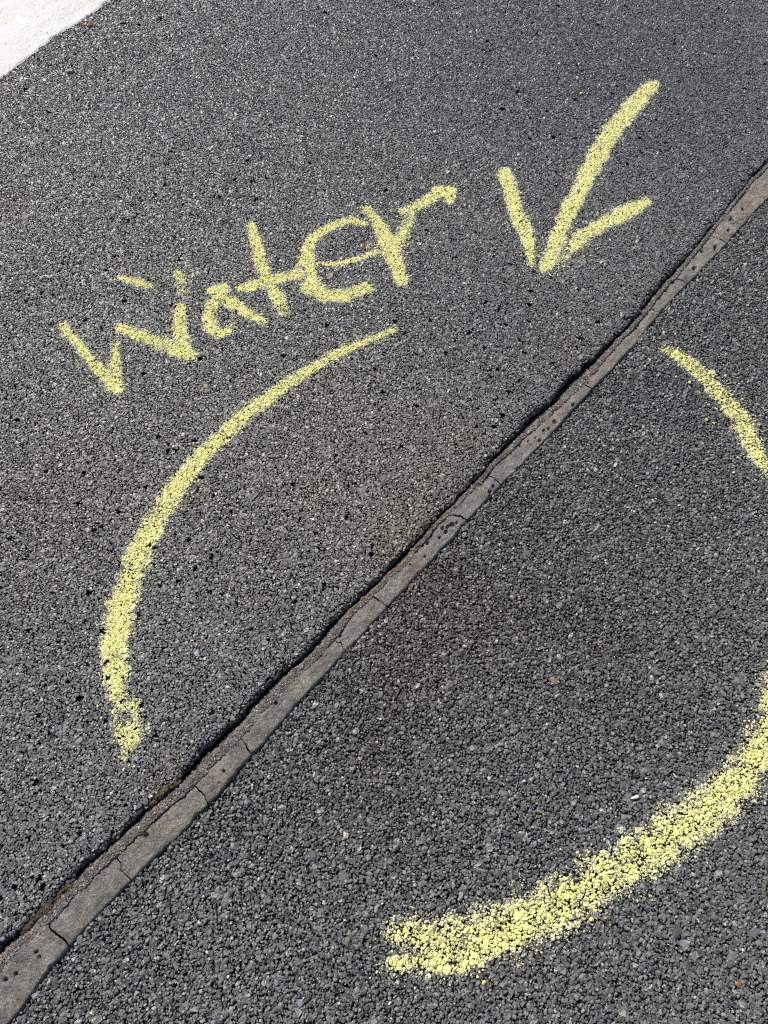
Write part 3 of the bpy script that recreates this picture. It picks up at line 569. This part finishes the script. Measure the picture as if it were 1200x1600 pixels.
loose('stone_chip', 'bone', (0.0075, 0.0036, 0.0026), ZL('bone') + 0.0035, M_BONE, (0.25, -0.1, 0.15), 'flat pale stone chip lying above the broad forked chalk arc', 'stone', 2)
loose('stone_chip', 'sliver', (0.0062, 0.0020, 0.0022), ZL('sliver') + 0.004, M_BONE, (0.1, 0.35, -0.75), 'thin white stone sliver tilted beside the inner edge of broad chalk arc', 'stone', 3)
loose('stone_chip', 'tan', (0.0125, 0.0070, 0.0066), ZU('tan') + 0.0022, M_TAN, (0, 0, 0.1), 'tan stone resting on asphalt just below the white line', 'stone', 4)
loose('pebble', 'pebble', (0.0036, 0.0036, 0.0034), -0.0025, M_GREY, (0, 0, 0), 'tiny round grey pebble sitting on top of the cement strip', 'pebble', 5)
loose('stone_chip', 'chipA', (0.0040, 0.0022, 0.002), ZL('chipA') + 0.002, M_BONE, (0.1, 0.2, 0.1), 'white stone chip left of the short chalk arc tip at the edge', 'stone', 6)
loose('stone_chip', 'chipB', (0.0040, 0.0026, 0.002), ZL('chipB') + 0.002, M_BONE, (0.1, 0.2, 0.5), 'white stone chip closest to the lower end of the short chalk arc', 'stone', 7)
loose('stone_chip', 'chipC', (0.0034, 0.0022, 0.002), ZL('chipC') + 0.002, M_BONE, (0.1, 0.2, 0.9), 'small white stone chip in the open rough asphalt inside the circle', 'stone', 8)
loose('stone_chip', 'orange', (0.0036, 0.0032, 0.0026), ZL('orange') + 0.001, M_ORANGE, (0, 0, 0), 'tiny orange stone on rough asphalt in the bottom corner', 'stone', 9)
loose('stone_chip', 'orange2', (0.0028, 0.0026, 0.0022), ZL('orange2') + 0.001, M_ORANGE, (0, 0, 0), 'tiny orange stone above the middle of the broad chalk arc', 'stone', 10)
cy = (0.80, 0.75, 0.22)
for k, sz, lab, sd in (('crA', 0.0042, 'round chalk crumb under the short arc, upper of the close pair', 11), ('crB', 0.0038, 'round chalk crumb under the short arc, lower of the close pair', 12),
                       ('crE', 0.0046, 'lone chalk crumb below the forked end of the broad arc', 15), ('crF', 0.0044, 'chalk crumb lying just off the lower edge of the broad arc', 16),
                       ('crG', 0.0044, 'chalk crumb beside the upper end of the short arc', 17)):
    loose('chalk_crumb', k, (sz, sz * 0.85, sz * 0.7), ZL(k) + 0.002, M_CHALK, (0, 0, sd), 'yellow ' + lab, 'chalk crumb', sd, 'loose chalk crumbs', cy)
for k, sz, lab, sd in (('crC', (0.0042, 0.0068, 0.004), 'oval chalk crumb between the letters e and r', 13), ('crD', (0.005, 0.0042, 0.0034), 'chalk crumb alone to the side of the arrow shaft top', 14),
                       ('crH', (0.0038, 0.0044, 0.0032), 'chalk crumb beside the stem of the letter r', 18)):
    loose('chalk_crumb', k, sz, ZU(k) + 0.002, M_CHALK, (0, 0, 0.1), 'yellow ' + lab, 'chalk crumb', sd, 'loose chalk crumbs', cy)

# crumbled dirt lying in the open joint and a tuft against the white line
def dirt_ridge(name, s0, s1, dn, hw, z, mat, label, cat_, seed):
    nS, nT = 60, 9; s = np.linspace(s0, s1, nS); w = hw * (0.45 + 1.0 * fnoise(s, s * 0, 0.02, seed, 3)) * np.sin(np.linspace(0.15, np.pi - 0.1, nS)) ** 0.5
    c = lip_n(s) + dn + (fnoise(s, s * 0 + 4, 0.03, seed + 1, 2) - 0.5) * 0.006
    a = np.linspace(0, np.pi, nT)
    Nn = c[:, None] - np.cos(a)[None] * w[:, None]; S = s[:, None] + 0 * Nn
    X, Y = to_xy(S, Nn); Z = z + np.sin(a)[None] * w[:, None] * 0.9 + (fnoise(X, Y, 0.008, seed + 2, 4) - 0.5) * 0.010
    Z[:, 0] = Z[:, -1] = z - 0.012
    gi = np.arange(nS * nT).reshape(nS, nT); F = np.c_[gi[:-1, :-1].ravel(), gi[1:, :-1].ravel(), gi[1:, 1:].ravel(), gi[:-1, 1:].ravel()][:, ::-1]
    me = tri_mesh(name, np.c_[X.ravel(), Y.ravel(), Z.ravel()], F, smooth=True); me.materials.append(mat)
    return link(bpy.data.objects.new(name, me), None, label=label, category=cat_)
m, nt, b = new_mat('soil'); M_SOIL = m
at = node(nt, 'ShaderNodeAttribute', attribute_type='GEOMETRY', attribute_name='tint')
nt.links.new(at.outputs['Color'], b.inputs['Base Color']); b.inputs['Roughness'].default_value = 0.95
def dirt_heap(s0, s1, dn, hw, z, count, colour, label):
    s = rng.uniform(s0, s1, count); u_ = (s - s0) / (s1 - s0)
    w = hw * (0.35 + 1.1 * fnoise(s, s * 0, 0.02, 207, 3)) * np.sin(np.pi * (0.05 + 0.9 * u_)) ** 0.5
    v_ = rng.uniform(-1, 1, count); n = lip_n(s) + dn + v_ * w
    x, y = to_xy(s, n); zz_ = z + 0.006 * (1 - v_ ** 2) * w / hw
    r_ = 0.0022 * np.exp(rng.normal(0, 0.4, count)); col = np.array(colour)[None] * np.exp(rng.normal(0, 0.28, (count, 1)))
    V, F, C = bake(np.c_[x, y, zz_], np.c_[rng.normal(0, .5, (count, 2)), rng.uniform(0, 6.3, count)], np.c_[r_, r_ * 0.8, r_ * 0.7], rng.integers(0, len(SHAPES), count), col)
    me = tri_mesh('dirt_clod', V, F, C); me.materials.append(M_SOIL)
    e_ = empty('dirt_clod', (x.mean(), y.mean(), z), label=label, category='dirt')
    o = bpy.data.objects.new('crumbs', me); link(o, e_, kind='stuff'); place(o, e_)
dirt_heap(0.03, 0.135, 0.010, 0.010, -0.012, 800, (0.085, 0.060, 0.042), 'brown crumbled dirt lodged in the open joint at the lower corner')
dirt_heap(0.295, 0.365, 0.004, 0.006, -0.010, 380, (0.11, 0.092, 0.062), 'dull olive-brown dirt along the joint below the long arc end')
loose('moss_tuft', 'moss2', (0.009, 0.007, 0.004), ZU('moss2') + 0.001, M_MOSS, (0, 0, 0.4), 'small olive moss tuft at the edge of the white line', 'moss', 31)

# pale chalk flecks rubbed onto the far end of the strip
for fs, fn, fr in ((2.215, 0.047, 0.006), (2.235, 0.060, 0.0045), (2.13, 0.052, 0.008), (2.16, 0.032, 0.005), (2.02, 0.060, 0.006), (2.04, 0.056, 0.005), (2.30, 0.03, 0.004), (2.29, 0.055, 0.006)):
    host = next((o for a0, b0, o in segs if a0 <= fs < b0), None)
    if host is None: continue
    n = 26; x, y = to_xy(fs + rng.normal(0, fr * 0.8, n), fn + rng.normal(0, fr * 0.4, n))
    hv = np.zeros(len(host.data.vertices) * 3, np.float32); host.data.vertices.foreach_get('co', hv); hv = hv.reshape(-1, 3); hv = hv[hv[:, 2] > -0.02]
    z = np.array([hv[np.argmin((hv[:, 0] - a) ** 2 + (hv[:, 1] - b_) ** 2), 2] for a, b_ in zip(x, y)])
    r_ = rng.uniform(0.0006, 0.002, n)
    V, F, C = bake(np.c_[x, y, z - 0.0001], np.c_[np.zeros((n, 2)), rng.uniform(0, 6, n)], np.c_[r_, r_, r_ * 0.35], rng.integers(0, len(SHAPES), n), np.tile([0.42, 0.37, 0.24], (n, 1)))
    me = tri_mesh('chalk_fleck', V, F, C); me.materials.append(M_CHALK)
    link(bpy.data.objects.new('chalk_fleck', me), host, kind='stuff')
